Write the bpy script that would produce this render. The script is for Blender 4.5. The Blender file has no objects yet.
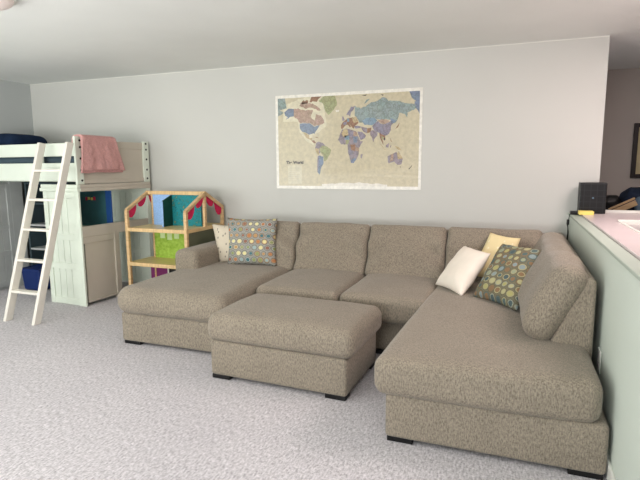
import bpy, bmesh, math, random
from mathutils import Vector, Matrix, noise
random.seed(4)
SC = bpy.context.scene
COL = SC.collection
V = Vector
PI = math.pi

# ------------------------------------------------------------------ materials
def lin(c):
    return tuple(((v/255.)/12.92 if v/255. <= .04045 else ((v/255.+.055)/1.055)**2.4) for v in c)

class NT:
    def __init__(s, name):
        s.m = bpy.data.materials.new(name); s.m.use_nodes = True
        s.t = s.m.node_tree; s.n = s.t.nodes
        s.b = s.n['Principled BSDF']
    def node(s, typ, **kw):
        n = s.n.new(typ)
        for k, v in kw.items():
            if hasattr(n, k) and k not in n.inputs: setattr(n, k, v)
            else: n.inputs[k].default_value = v
        return n
    def link(s, a, b): s.t.links.new(a, b)
    def math(s, op, a, b=None):
        n = s.n.new('ShaderNodeMath'); n.operation = op
        for i, x in enumerate((a, b)):
            if x is None: continue
            if isinstance(x, (int, float)): n.inputs[i].default_value = x
            else: s.link(x, n.inputs[i])
        return n.outputs[0]
    def coord(s, scale=(1,1,1), rot=(0,0,0), out='Object'):
        tc = s.n.new('ShaderNodeTexCoord'); mp = s.n.new('ShaderNodeMapping')
        mp.inputs['Scale'].default_value = scale; mp.inputs['Rotation'].default_value = rot
        s.link(tc.outputs[out], mp.inputs['Vector']); return mp.outputs[0]
    def noise(s, vec, scale, detail=3, rough=.5):
        n = s.n.new('ShaderNodeTexNoise'); n.inputs['Scale'].default_value = scale
        n.inputs['Detail'].default_value = detail; n.inputs['Roughness'].default_value = rough
        s.link(vec, n.inputs['Vector']); return n.outputs['Fac']
    def ramp(s, fac, stops):
        r = s.n.new('ShaderNodeValToRGB'); e = r.color_ramp.elements
        e[0].position, e[0].color = stops[0][0], (*stops[0][1], 1)
        e[1].position, e[1].color = stops[-1][0], (*stops[-1][1], 1)
        for p, c in stops[1:-1]:
            x = e.new(p); x.color = (*c, 1)
        s.link(fac, r.inputs[0]); return r.outputs[0]
    def mix(s, fac, a, b, mode='MIX'):
        m = s.n.new('ShaderNodeMix'); m.data_type = 'RGBA'; m.blend_type = mode
        for x, i in ((fac, 0), (a, 6), (b, 7)):
            if isinstance(x, (int, float)): m.inputs[i].default_value = x
            elif isinstance(x, tuple): m.inputs[i].default_value = (*x, 1)
            else: s.link(x, m.inputs[i])
        return m.outputs[2]
    def bump(s, h, strength, dist=.01):
        b = s.n.new('ShaderNodeBump'); b.inputs['Strength'].default_value = strength
        b.inputs['Distance'].default_value = dist
        s.link(h, b.inputs['Height']); s.link(b.outputs[0], s.b.inputs['Normal'])
    def base(s, c):
        if isinstance(c, tuple): s.b.inputs['Base Color'].default_value = (*c, 1)
        else: s.link(c, s.b.inputs['Base Color'])
    def rough(s, r, spec=.4):
        s.b.inputs['Roughness'].default_value = r; s.b.inputs['Specular IOR Level'].default_value = spec

def plain(name, rgb, rough=.6, spec=.35, var=.06, scale=6, bump=0, bscale=60, metal=0):
    t = NT(name); c = lin(rgb); v = t.coord()
    f = t.noise(v, scale, 3)
    t.base(t.ramp(f, [(.3, tuple(x*(1-var) for x in c)), (.7, tuple(min(1, x*(1+var)) for x in c))]))
    t.rough(rough, spec); t.b.inputs['Metallic'].default_value = metal
    if bump: t.bump(t.noise(v, bscale, 4), bump, .004)
    return t.m

def fabric(name, rgb, dark=.58, light=1.34, sc=(175,175,58), bump=.45):
    t = NT(name); c = lin(rgb)
    v = t.coord(sc); f1 = t.noise(v, 1, 2, .6)
    v2 = t.coord((85,85,240)); f2 = t.noise(v2, 1, 2, .6)
    v3 = t.coord(); f3 = t.noise(v3, 5, 3)
    f = t.math('ADD', t.math('MULTIPLY', f1, .72), t.math('MULTIPLY', f2, .28))
    col = t.ramp(f, [(.34, tuple(x*dark for x in c)), (.5, c), (.66, tuple(min(1, x*light) for x in c))])
    col = t.mix(.6, col, t.ramp(f3, [(.3, (.86,.86,.86)), (.7, (1,1,1))]), 'MULTIPLY')
    t.base(col); t.rough(.92, .15)
    t.b.inputs['Sheen Weight'].default_value = .18; t.b.inputs['Sheen Roughness'].default_value = .5
    t.bump(f, bump, .004)
    return t.m

def carpet_mat():
    t = NT('carpet'); c = lin((209,204,207))
    a = t.noise(t.coord((105,30,60), (0,0,.12)), 1, 3, .7)
    b = t.noise(t.coord((60,95,60), (0,0,.35)), 1, 2, .6)
    big = t.noise(t.coord((1,1,1)), 1.3, 3)
    f = t.math('ADD', t.math('MULTIPLY', a, .65), t.math('MULTIPLY', b, .35))
    col = t.ramp(f, [(.33, tuple(x*.50 for x in c)), (.5, tuple(x*.92 for x in c)), (.63, tuple(min(1,x*1.22) for x in c))])
    col = t.mix(.6, col, t.ramp(big, [(.35, (.88,.88,.89)), (.65, (1,1,1))]), 'MULTIPLY')
    t.base(col); t.rough(.97, .08); t.bump(f, .75, .008)
    return t.m

def wall_mat(name, rgb):
    t = NT(name); c = lin(rgb); v = t.coord()
    f = t.noise(v, 1.2, 2)
    t.base(t.ramp(f, [(.3, tuple(x*.975 for x in c)), (.7, tuple(min(1,x*1.015) for x in c))]))
    t.rough(.62, .3); t.bump(t.noise(v, 90, 4), .12, .003)
    return t.m

def ceiling_mat():
    t = NT('ceiling_paint'); c = lin((238,240,236)); v = t.coord()
    f = t.noise(v, 1.1, 3)
    t.base(t.ramp(f, [(.3, tuple(x*.96 for x in c)), (.7, tuple(min(1,x*1.03) for x in c))]))
    t.rough(.85, .2); t.bump(t.noise(v, 55, 5, .65), .35, .006)
    return t.m

def wood(name, rgb, dark=.72, sc=(3,3,40), rough=.5):
    t = NT(name); c = lin(rgb)
    f = t.noise(t.coord(sc), 1.5, 4, .6)
    t.base(t.ramp(f, [(.3, tuple(x*dark for x in c)), (.6, c), (.8, tuple(min(1,x*1.1) for x in c))]))
    t.rough(rough, .4); return t.m

def dots_mat(name, bg, bg2, cols, rings, cell=.052, radius=.36, mute=.38):
    """staggered rows of ringed spots in the pillow's own plane"""
    t = NT(name)
    tc = t.n.new('ShaderNodeTexCoord'); sx = t.n.new('ShaderNodeSeparateXYZ')
    t.link(tc.outputs['Object'], sx.inputs[0])
    x = t.math('DIVIDE', t.math('ADD', sx.outputs[0], 5.0), cell)
    y = t.math('DIVIDE', t.math('ADD', sx.outputs[1], 5.0), cell*.92)
    row = t.math('FLOOR', y)
    off = t.math('MULTIPLY', t.math('MODULO', row, 2.0), .5)
    xs = t.math('ADD', x, off); colm = t.math('FLOOR', xs)
    fx = t.math('SUBTRACT', t.math('FRACT', xs), .5); fy = t.math('SUBTRACT', t.math('FRACT', y), .5)
    d = t.math('SQRT', t.math('ADD', t.math('MULTIPLY', fx, fx), t.math('MULTIPLY', fy, fy)))
    cb = t.n.new('ShaderNodeCombineXYZ'); t.link(colm, cb.inputs[0]); t.link(row, cb.inputs[1])
    wn = t.n.new('ShaderNodeTexWhiteNoise'); wn.noise_dimensions = '3D'; t.link(cb.outputs[0], wn.inputs[0])
    sp = t.n.new('ShaderNodeSeparateColor'); t.link(wn.outputs['Color'], sp.inputs[0])
    def pal(fac, cs):
        r = t.n.new('ShaderNodeValToRGB'); r.color_ramp.interpolation = 'CONSTANT'; e = r.color_ramp.elements
        e[0].position = 0; e[0].color = (*lin(cs[0]), 1); e[1].position = 1/len(cs); e[1].color = (*lin(cs[1]), 1)
        for i, c in enumerate(cs[2:]):
            q = e.new((i+2)/len(cs)); q.color = (*lin(c), 1)
        t.link(fac, r.inputs[0]); return r.outputs[0]
    size = t.math('ADD', t.math('MULTIPLY', sp.outputs[2], .12), radius-.08)
    inner = t.math('LESS_THAN', d, t.math('MULTIPLY', size, .72))
    outer = t.math('LESS_THAN', d, size)
    edge = t.math('LESS_THAN', d, t.math('ADD', size, .075))
    f = t.noise(t.coord((220,220,220)), 1, 2)
    bgc = t.ramp(f, [(.35, lin(bg2)), (.6, lin(bg))])
    c = t.mix(edge, bgc, lin((96,84,70)))
    c = t.mix(outer, c, pal(sp.outputs[1], rings))
    c = t.mix(inner, c, pal(sp.outputs[0], cols))
    c = t.mix(mute, c, lin(bg)); c = t.mix(.5, c, t.ramp(f, [(.3, (.72,.72,.72)), (.6, (1,1,1))]), 'MULTIPLY')
    t.base(c); t.rough(.9, .15); t.bump(f, .3, .003)
    return t.m

def sprig_mat(name, bg, fg):
    t = NT(name)
    vo = t.n.new('ShaderNodeTexVoronoi'); vo.inputs['Scale'].default_value = 24
    t.link(t.coord((1.25,.8,1), (0,0,.5)), vo.inputs['Vector'])
    f = t.math('LESS_THAN', vo.outputs['Distance'], .22)
    t.base(t.mix(f, lin(bg), lin(fg))); t.rough(.9, .15)
    return t.m

M = {}
M['wall'] = wall_mat('wall_paint', (208,207,201))
M['left'] = wall_mat('left_wall_paint', (196,200,199))
M['half'] = wall_mat('half_wall_paint', (212,221,210))
M['ledge'] = wall_mat('ledge_paint', (178,188,176))
M['far'] = wall_mat('far_wall_paint', (196,186,178))
M['ceil'] = ceiling_mat()
M['carpet'] = carpet_mat()
M['sofa'] = fabric('taupe_chenille', (145,134,119))
M['black'] = plain('black_plastic', (22,21,21), .45)
M['leg'] = plain('black_leg', (14,13,13), .5)
M['white'] = plain('white_paint', (232,232,224), .42, .4, .02)
M['bed'] = plain('bed_paint', (226,233,219), .45, .4, .025)
M['bedend'] = plain('bed_end_taupe', (199,190,176), .5, .35, .02)  # greyer, darker tone than the bed fronts, for end board, rail and side panel
M['ladder'] = plain('ladder_paint', (232,226,216), .45, .4, .03)
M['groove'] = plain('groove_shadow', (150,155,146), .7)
M['bolt'] = plain('dark_bolt', (52,46,44), .4, .5, 0, metal=.6)
M['greycab'] = plain('grey_cabinet_paint', (196,198,196), .5)
M['dark'] = plain('dark_stain', (66,80,86), .6)
M['mattress'] = plain('slate_ticking', (74,90,100), .9)
M['navy'] = plain('navy_bedding', (30,44,68), .95, .1, .2, 9)
M['bin'] = plain('blue_plastic', (18,44,104), .5)
M['teal'] = plain('teal_board', (58,104,112), .5, .3, .2, 4)
M['blue'] = plain('blue_strip', (34,82,150), .6)
M['pine'] = wood('pale_pine', (222,186,138))
M['pinex'] = wood('pale_pine_along', (226,192,140), .75, (30,3,3))
M['floorboard'] = wood('pine_shelf', (228,204,142), .8, (3,30,3), .35)
M['felt'] = plain('pink_felt', (214,52,92), .95, .1, .1, 30)
M['lblue'] = plain('light_blue_panel', (150,186,232), .7, .3, .12, 70)
M['dgreen'] = plain('dark_green_panel', (14,66,58), .6, .3, .15, 20)
M['olive'] = plain('olive_panel', (104,106,84), .7)
M['purple'] = plain('purple_panel', (128,48,106), .7)
M['sage'] = plain('sage_panel', (136,148,134), .7)
M['paperwhite'] = plain('pale_print', (206,226,170), .7)
M['yellowpad'] = plain('yellow_paper', (240,218,120), .7)
M['cream'] = plain('cream_cotton', (240,230,216), .92, .12, .03, 10, .2, 160)
M['counter'] = plain('pale_pink_laminate', (232,217,217), .25, .5, .02)
M['steel'] = plain('grey_basin', (176,168,168), .35, .5, .03)
M['bluecloth'] = plain('blue_grey_cloth', (92,108,122), .9, .1, .25, 14)
M['navybag'] = plain('navy_bag', (36,46,66), .8, .2, .3, 12)
M['tan'] = wood('tan_board', (176,146,108))
M['framewood'] = plain('dark_frame', (38,26,24), .4)
M['picture'] = plain('beige_picture', (206,190,150), .6, .3, .15, 5)
M['diffuser'] = plain('lamp_glass', (250,236,230), .4)

def towel_mat():
    t = NT('pink_terry'); c = lin((226,172,168))
    v = t.coord(); f = t.noise(v, 170, 3, .7); g = t.noise(v, 12, 3)
    col = t.ramp(f, [(.3, tuple(x*.62 for x in c)), (.65, tuple(min(1,x*1.12) for x in c))])
    t.base(t.mix(.5, col, t.ramp(g, [(.3, (.75,.75,.75)), (.7, (1,1,1))]), 'MULTIPLY'))
    t.rough(.96, .1); t.bump(f, .6, .006); return t.m
M['towel'] = towel_mat()
def tealprint():
    t = NT('teal_print'); v = t.coord(); f = t.noise(v, 22, 4, .7)
    t.base(t.ramp(f, [(.36, lin((16,96,104))), (.5, lin((28,138,146))), (.6, lin((20,110,112))), (.7, lin((150,150,96)))])); t.rough(.55, .3)
    return t.m
M['tealprint'] = tealprint()
def limeprint():
    t = NT('lime_print'); v = t.coord(); f = t.noise(v, 30, 3, .6)
    t.base(t.ramp(f, [(.35, lin((136,172,52))), (.65, lin((170,200,84)))])); t.rough(.55, .3)
    return t.m
M['lime'] = limeprint()
def plaid():
    t = NT('black_grid'); tc = t.n.new('ShaderNodeTexCoord'); sx = t.n.new('ShaderNodeSeparateXYZ')
    t.link(tc.outputs['Object'], sx.inputs[0])
    fs = []
    for i, o in ((0, .0), (2, .0)):
        f = t.math('FRACT', t.math('MULTIPLY', t.math('ADD', sx.outputs[i], 5.0), 21))
        fs.append(t.math('LESS_THAN', f, .1))
    g = t.math('MAXIMUM', fs[0], fs[1])
    t.base(t.mix(g, lin((15,15,16)), lin((34,34,37)))); t.rough(.4, .4)
    return t.m
M['plaid'] = plaid()
M['dotL'] = dots_mat('dotted_cloth_grey', (168,167,160), (146,143,136),
    [(196,120,62),(238,226,160),(40,110,120),(160,186,186),(200,150,90),(150,160,96),(150,92,70)],
    [(184,192,188),(214,206,176),(190,150,110),(160,166,160)], .062, .37, .16)
M['dotR'] = dots_mat('dotted_cloth_brown', (128,124,102), (100,98,82),
    [(38,84,104),(150,172,178),(196,190,120),(150,108,74),(60,100,112),(170,180,150),(206,200,150)],
    [(168,176,160),(80,110,116),(190,182,138),(150,116,84)], .058, .44)
M['sprig'] = sprig_mat('sprigged_cream_cloth', (214,202,182), (150,140,128))
M['yellowcloth'] = sprig_mat('yellow_print_cloth', (232,214,166), (240,228,198))

# ------------------------------------------------------------------ mesh helpers
class MB:
    def __init__(s): s.bm = bmesh.new()
    def _mat(s, faces, mi):
        for f in faces: f.material_index = mi
    def box(s, c, d, rot=None, mi=0, bev=0, seg=2):
        r = bmesh.ops.create_cube(s.bm, size=1.0); vs = r['verts']
        for v in vs:
            p = V((v.co.x*d[0], v.co.y*d[1], v.co.z*d[2]))
            if rot is not None: p = rot @ p
            v.co = p + V(c)
        fs = {f for v in vs for f in v.link_faces}; s._mat(fs, mi)
        if bev:
            es = list({e for v in vs for e in v.link_edges})
            n = bmesh.ops.bevel(s.bm, geom=es, offset=bev, segments=seg, affect='EDGES', profile=.5)
            s._mat(n['faces'], mi)
        return s
    def b2(s, lo, hi, **k):
        return s.box([(a+b)/2 for a, b in zip(lo, hi)], [abs(b-a) for a, b in zip(lo, hi)], **k)
    def bar(s, p0, p1, w, t, up=(0,0,1), mi=0, bev=0):
        """rectangular bar; w across (side), t along up-ish"""
        p0, p1 = V(p0), V(p1); d = p1-p0; L = d.length; d.normalize()
        side = d.cross(V(up)).normalized(); u = side.cross(d).normalized()
        R = Matrix((side, d, u)).transposed()
        return s.box((p0+p1)/2, (w, L, t), rot=R, mi=mi, bev=bev)
    def cyl(s, p0, p1, r, n=12, mi=0, r2=None):
        p0, p1 = V(p0), V(p1); d = p1-p0
        R = d.to_track_quat('Z', 'Y').to_matrix()
        q = bmesh.ops.create_cone(s.bm, cap_ends=True, segments=n, radius1=r, radius2=r if r2 is None else r2, depth=d.length)
        for v in q['verts']: v.co = R @ v.co + (p0+p1)/2
        s._mat({f for v in q['verts'] for f in v.link_faces}, mi); return s
    def tube(s, pts, r, n=8, mi=0):
        pts = [V(p) for p in pts]; rings = []
        for i, p in enumerate(pts):
            d = (pts[min(i+1, len(pts)-1)]-pts[max(i-1, 0)]).normalized()
            R = d.to_track_quat('Z', 'Y').to_matrix()
            rings.append([s.bm.verts.new(p + R @ V((r*math.cos(2*PI*k/n), r*math.sin(2*PI*k/n), 0))) for k in range(n)])
        for a, b in zip(rings, rings[1:]):
            for k in range(n):
                s.bm.faces.new((a[k], a[(k+1) % n], b[(k+1) % n], b[k])).material_index = mi
        for rg in (rings[0][::-1], rings[-1]): s.bm.faces.new(rg).material_index = mi
        return s
    def prism(s, pts, off, mi=0):
        off = V(off); a = [s.bm.verts.new(V(p)) for p in pts]; b = [s.bm.verts.new(V(p)+off) for p in pts]
        n = len(a); fs = [s.bm.faces.new(a[::-1]), s.bm.faces.new(b)]
        for i in range(n): fs.append(s.bm.faces.new((a[i], a[(i+1) % n], b[(i+1) % n], b[i])))
        s._mat(fs, mi); return s
    def flat(s, pts, mi=0):
        f = s.bm.faces.new([s.bm.verts.new(V(p)) for p in pts]); f.material_index = mi; return s
    def grid(s, fn, nu, nv, mi=0, close=False):
        g = [[s.bm.verts.new(V(fn(i/nu, j/nv))) for j in range(nv+1)] for i in range(nu+1)]
        for i in range(nu):
            for j in range(nv):
                s.bm.faces.new((g[i][j], g[i+1][j], g[i+1][j+1], g[i][j+1])).material_index = mi
        return s
    def rbox(s, c, d, r, fn=None, seg=5, inn=10, mi=0):
        """rounded block on a fine grid; fn(local point in -1..1, point) -> moved point"""
        h = [x/2 for x in d]; r = min(r, *[x*.999 for x in h])
        ax = []
        for k in range(3):
            a = [r*math.tan(PI/4*i/seg) for i in range(seg, -1, -1)]
            lo = [-(h[k]-r)-t for t in a]; hi = [-t for t in lo[::-1]]
            L = 2*(h[k]-r); n = max(1, int(inn*L/max(d))) if L > 1e-6 else 0
            mid = [-(h[k]-r)+L*i/n for i in range(1, n)] if n else []
            if L <= 1e-6: hi = hi[1:]
            ax.append(lo+mid+hi)
        cache = {}
        def vert(p):
            key = tuple(round(x, 6) for x in p)
            if key in cache: return cache[key]
            q = V([max(-(h[k]-r), min(h[k]-r, p[k])) for k in range(3)])
            dd = V(p)-q
            if dd.length > 1e-9: dd.normalize()
            w = q+dd*r
            if fn: w = fn(V((w.x/h[0], w.y/h[1], w.z/h[2])), w)
            v = s.bm.verts.new(w+V(c)); cache[key] = v; return v
        for k in range(3):
            i, j = (k+1) % 3, (k+2) % 3
            for sg in (-1, 1):
                for a in range(len(ax[i])-1):
                    for b in range(len(ax[j])-1):
                        ps = []
                        for u, w in ((a, b), (a+1, b), (a+1, b+1), (a, b+1)):
                            p = [0, 0, 0]; p[k] = sg*h[k]; p[i] = ax[i][u]; p[j] = ax[j][w]; ps.append(p)
                        vs = [vert(p) for p in (ps if sg > 0 else ps[::-1])]
                        if len(set(vs)) == 4: s.bm.faces.new(vs).material_index = mi
        return s
    def build(s, name, mats, parent=None, smooth=False, origin=None, angle=None, recalc=True):
        if recalc: bmesh.ops.recalc_face_normals(s.bm, faces=s.bm.faces)
        o_ = V(origin) if origin is not None else (parent_origin(parent) if parent else V((0,0,0)))
        if o_.length > 0: bmesh.ops.translate(s.bm, verts=s.bm.verts, vec=-o_)
        me = bpy.data.meshes.new(name); s.bm.to_mesh(me); s.bm.free()
        for m in (mats if isinstance(mats, (list, tuple)) else [mats]): me.materials.append(m)
        if smooth:
            me.polygons.foreach_set('use_smooth', [True]*len(me.polygons))
            if angle: me.set_sharp_from_angle(angle=math.radians(angle))
        ob = bpy.data.objects.new(name, me); COL.objects.link(ob)
        if parent: ob.parent = parent
        else: ob.location = o_
        return ob

def parent_origin(p):
    o = V((0,0,0))
    while p: o += p.location; p = p.parent
    return o

def thing(name, label, cat, loc, group=None):
    o = bpy.data.objects.new(name, None); o.empty_display_size = .1; COL.objects.link(o)
    o.location = loc; o['label'] = label; o['category'] = cat
    if group: o['group'] = group
    return o
def tag(o, label, cat, group=None):
    o['label'] = label; o['category'] = cat
    if group: o['group'] = group
    return o
def struct(o): o['kind'] = 'structure'; return o
def box_part(name, lo, hi, mat, parent, bev=.004):
    return MB().b2(lo, hi, bev=bev, seg=2).build(name, mat, parent)

# ------------------------------------------------------------------ room shell
D = 4.889; CEIL = 2.44; XL = -5.75; XE = .678; HW = .462
struct(MB().b2((XL-.1,-3.2,-.1), (3.2,7.0,0)).build('floor', M['carpet']))
struct(MB().b2((XL-.1,-3.2,CEIL), (3.2,7.0,CEIL+.1)).build('ceiling', M['ceil']))
struct(MB().b2((XL-.1,D,0), (XE,D+.12,CEIL)).build('wall_back', M['wall']))
struct(MB().b2((XL-.1,-3.2,0), (XL,D,CEIL)).build('wall_left', M['left']))
struct(MB().b2((XE-.3,6.6,0), (3.2,6.7,CEIL)).build('wall_kitchen', M['far']))
struct(MB().b2((3.1,-1.0,0), (3.2,6.6,CEIL)).build('wall_right', M['far']))
# half wall with its ledge
hw = MB().b2((HW,.6,0), (HW+.062,D,.972))
struct(hw.build('wall_half', M['half']))
struct(MB().b2((HW-.010,.6,.970), (HW+.066,D,.988), bev=.005).build('trim_1', M['ledge']))
struct(MB().b2((HW-.013,.6,0), (HW,D-.02,.085), bev=.004).build('baseboard_right', M['white']))
struct(MB().b2((XL,D-.013,0), (HW-.02,D,.085), bev=.004).build('baseboard_back', M['white']))
struct(MB().b2((XL,-3.2,0), (XL+.013,D-.02,.085), bev=.004).build('baseboard_left', M['white']))
struct(MB().b2((XL,D-.006,CEIL-.007), (XE,D,CEIL)).build('trim_2', M['white']))

# kitchen worktop behind the half wall
wt = thing('worktop', 'pale pinkish laminate worktop running along behind the low half wall', 'counter', (1.0,2.8,0))
sx0, sx1, sy0, sy1 = .70, 1.35, 3.2, 4.1
m = MB()
m.b2((HW+.068,.6,.965), (sx0,D-.0,1.0)); m.b2((sx1,.6,.965), (1.7,D,1.0))
m.b2((sx0,.6,.965), (sx1,sy0,1.0)); m.b2((sx0,sy1,.965), (sx1,D,1.0))
m.build('counter_top', M['counter'], wt)
box_part('cabinet_base', (HW+.070,.65,0), (1.68,D-.02,.963), M['white'], wt)
box_part('rear_upstand', (XE+.005,D-.06,1.0), (1.7,D-.01,1.022), M['white'], wt, .004)
sk = thing('sink', 'grey sink basin with a white rim set into the kitchen worktop', 'sink', (1.02,3.65,1.0))
m = MB()
for lo, hi in (((sx0,sy1-.045,.97),(sx1,sy1,1.016)), ((sx0,sy0,.97),(sx1,sy0+.045,1.016)), ((sx0,sy0,.97),(sx0+.02,sy1,1.006)), ((sx1-.04,sy0,.97),(sx1,sy1,1.016))): m.b2(lo, hi, bev=.004)
m.build('rim', M['white'], sk)
m = MB(); m.b2((sx0+.02,sy0+.045,.975),(sx1-.04,sy1-.045,.985)); m.build('basin', M['steel'], sk)

# framed picture on the kitchen wall
pf = thing('framed_picture', 'dark framed beige picture hanging on the kitchen wall', 'picture', (1.5,6.58,1.25))
x0, x1, z0, z1 = 1.215, 1.82, 1.25, 1.85
m = MB()
for lo, hi in (((x0,6.565,z0),(x0+.045,6.6,z1)), ((x1-.045,6.565,z0),(x1,6.6,z1)), ((x0+.045,6.565,z0),(x1-.045,6.6,z0+.045)), ((x0+.045,6.565,z1-.045),(x1-.045,6.6,z1))): m.b2(lo, hi, bev=.004)
m.build('frame', M['framewood'], pf)
MB().b2((x0+.04,6.58,z0+.04),(x1-.04,6.595,z1-.04)).build('print', M['picture'], pf)

# kitchen table and the clutter on it
kt = thing('kitchen_table', 'dark table standing behind the worktop at the kitchen wall', 'table', (1.5,5.7,0))
box_part('table_top', (.78,5.2,.89), (2.4,6.2,.93), M['dark'], kt)
for px, py in ((.84,5.26),(2.34,5.26),(.84,6.14),(2.34,6.14)): box_part('leg', (px-.03,py-.03,0), (px+.03,py+.03,.89), M['dark'], kt)
def lump(name, c, d, r, mat, seed, amp=.03, rot=0):
    def fn(u, w):
        n = noise.noise_vector(V((w.x*7+seed, w.y*7, w.z*7)))*amp + noise.noise_vector(V((w.x*18, w.y*18+seed, w.z*18)))*amp*.45
        q = w+n; q.z = max(q.z, -d[2]/2); return q
    R = Matrix.Rotation(rot, 3, 'Z')
    o = MB().rbox((0,0,0), d, r, fn, 4, 22).build(name, mat, None, True)
    o.location = c; o.rotation_euler.z = rot; return o
tag(lump('bag', (1.30,5.70,1.052), (.62,.34,.24), .09, M['navybag'], 3), 'crumpled navy bag slumped on the kitchen table', 'bag')
tag(lump('cloth', (1.20,5.42,1.022), (.30,.10,.18), .045, M['bluecloth'], 9, .025, .2), 'blue grey cloth bunched in front of the navy bag', 'cloth')
tag(lump('pouch', (.90,5.66,1.012), (.14,.13,.16), .04, M['black'], 15, .02), 'black pouch left of the navy bag on the kitchen table', 'pouch')
R = Matrix.Rotation(math.radians(-28), 3, 'Y')
o = MB().box((0,0,0), (.26,.018,.05), rot=R, bev=.005).box((.0,.012,.045), (.23,.016,.02), rot=R, bev=.004).build('wooden_board', M['tan'])
o.location = (.93,5.30,1.0); tag(o, 'tan wooden slat leaning at a slant beside the blue grey cloth', 'board')

# things at the end of the half wall
bx = thing('storage_box', 'black gridded box standing at the wall end of the half wall', 'box', (.64,4.78,1.0))
MB().b2((.515,4.70,1.0005), (.712,4.83,1.255), bev=.006).build('box_body', M['plaid'], bx)
MB().cyl((.614,4.701,1.13), (.614,4.697,1.13), .008, 16).build('emblem', M['bluecloth'], bx)['label'] = 'small grey round emblem'
o = MB().b2((.505,4.57,1.0005), (.612,4.66,1.030), bev=.002).build('sticky_notes', M['yellowpad'], None, origin=(.58,4.61,1.0)); tag(o, 'yellow pad of sticky notes lying in front of the black box', 'notepad')
ad = thing('power_adapter', 'black power adapter on the half wall with its cord hanging down', 'charger', (.455,4.8,.99))
MB().b2((.455,4.70,.989), (.515,4.78,1.016), bev=.006).build('adapter_body', M['black'], ad)
MB().box((.440,4.70,.925), (.02,.035,.045), bev=.005).build('plug', M['black'], ad)
pts = [(.47,4.70,1.0), (.448,4.69,.99), (.444,4.70,.945), (.436,4.72,.9), (.446,4.75,.88), (.453,4.80,.82), (.453,4.84,.76), (.453,4.86,.70)]
MB().tube(pts, .0035, 6).build('cord', M['black'], ad, True)
pts = [(.442,4.71,.91), (.447,4.74,.88), (.454,4.76,.83), (.454,4.79,.77), (.454,4.81,.70)]
MB().tube(pts, .0025, 6).build('cord', M['black'], ad, True)
so = thing('wall_outlet', 'white outlet plate low on the half wall beside the sofa', 'outlet', (HW-.004,2.88,.33))
box_part('plate', (HW-.006,2.845,.33), (HW-.0005,2.925,.45), M['white'], so, .002)
for zz in (.365,.415): MB().b2((HW-.008,2.868,zz-.014), (HW-.0055,2.902,zz+.014), bev=.001).build('socket', M['steel'], so)

# ceiling lamp, only its edge is in view
cl = thing('ceiling_lamp', 'round pinkish white ceiling lamp at the top left edge', 'lamp', (-3.05,2.36,CEIL))
MB().cyl((-3.05,2.33,CEIL), (-3.05,2.33,CEIL-.02), .17, 40).build('base', M['white'], cl, True, angle=40)
def dome(u, v):
    a = u*PI/2; r = .155*math.cos(a); return (-3.05+r*math.cos(2*PI*v), 2.33+r*math.sin(2*PI*v), CEIL-.02-.06*math.sin(a))
MB().grid(dome, 8, 32).build('lamp_shade', M['diffuser'], cl, True)

# ------------------------------------------------------------------ wall map
MX0, MX1, MZ0, MZ1 = -2.339, -.826, 1.172, 2.120
IX0, IX1, IZ0, IZ1 = MX0+.028, MX1-.026, MZ0+.03, MZ1-.03
def mapmat(name, rgb, v=.1, border=False):
    t = NT(name); c = lin(rgb); f = t.noise(t.coord(), 26, 4, .65); g = t.noise(t.coord((1,1,3)), 2.2, 3, .6)
    t.base(t.ramp(f, [(.3, tuple(x*(1-v) for x in c)), (.7, tuple(min(1, x*(1+v)) for x in c))]))
    if border:
        vo = t.n.new('ShaderNodeTexVoronoi'); vo.feature = 'DISTANCE_TO_EDGE'; vo.inputs['Scale'].default_value = 24
        wv = t.mix(.09, t.coord(), t.n['Noise Texture'].outputs['Color']); t.link(wv, vo.inputs['Vector'])
        e = t.ramp(vo.outputs['Distance'], [(.0, (.62,.58,.55)), (.10, (1,1,1))])
        vc = t.n.new('ShaderNodeTexVoronoi'); vc.inputs['Scale'].default_value = 24; t.link(wv, vc.inputs['Vector'])
        tint = t.mix(.06, (1,1,1), vc.outputs['Color'])
        t.base(t.mix(1., t.mix(1., t.b.inputs['Base Color'].links[0].from_socket, tint, 'MULTIPLY'), e, 'MULTIPLY'))
    t.rough(.4, .35); t.b.inputs['Coat Weight'].default_value = .32; t.b.inputs['Coat Roughness'].default_value = .12
    t.bump(g, .22, .02)
    b2 = t.n['Bump']; t.link(b2.outputs[0], t.b.inputs['Coat Normal'])
    return t.m
PALET = {'paper': (236,232,222), 'sea': (198,187,158), 'blue': (122,136,158), 'teal': (143,158,155), 'pink': (178,150,132), 'green': (165,168,124),
  'mauve': (150,138,146), 'purple': (142,134,150), 'ltblue': (130,154,172), 'rust': (150,112,86), 'buff': (192,172,132), 'ink': (52,44,44), 'ice': (228,222,210), 'legend': (206,198,174), 'shelf': (214,206,180)}
keys = list(PALET)
mats = [mapmat('map_'+k, PALET[k], .13, k in ('blue','teal','pink','green','mauve','purple','ltblue','rust','buff')) for k in keys]
def mi_(k): return keys.index(k)
LAY = [0]
def mpt(lon, lat, y):
    lat_ = 1.25*math.log(math.tan(PI/4+.4*math.radians(lat)))
    x = IX0+(lon+187)/379*(IX1-IX0); z = 1.592+lat_*.262
    return (min(max(x, IX0), IX1), y, min(max(z, IZ0), IZ1))
mp = MB()
mp.b2((MX0,D-.005,MZ0), (MX1,D-.0008,MZ1), mi=mi_('paper'))
ymap = D-.0056
mp.flat([(IX0,ymap,IZ0),(IX1,ymap,IZ0),(IX1,ymap,IZ1),(IX0,ymap,IZ1)], mi_('sea'))
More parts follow.
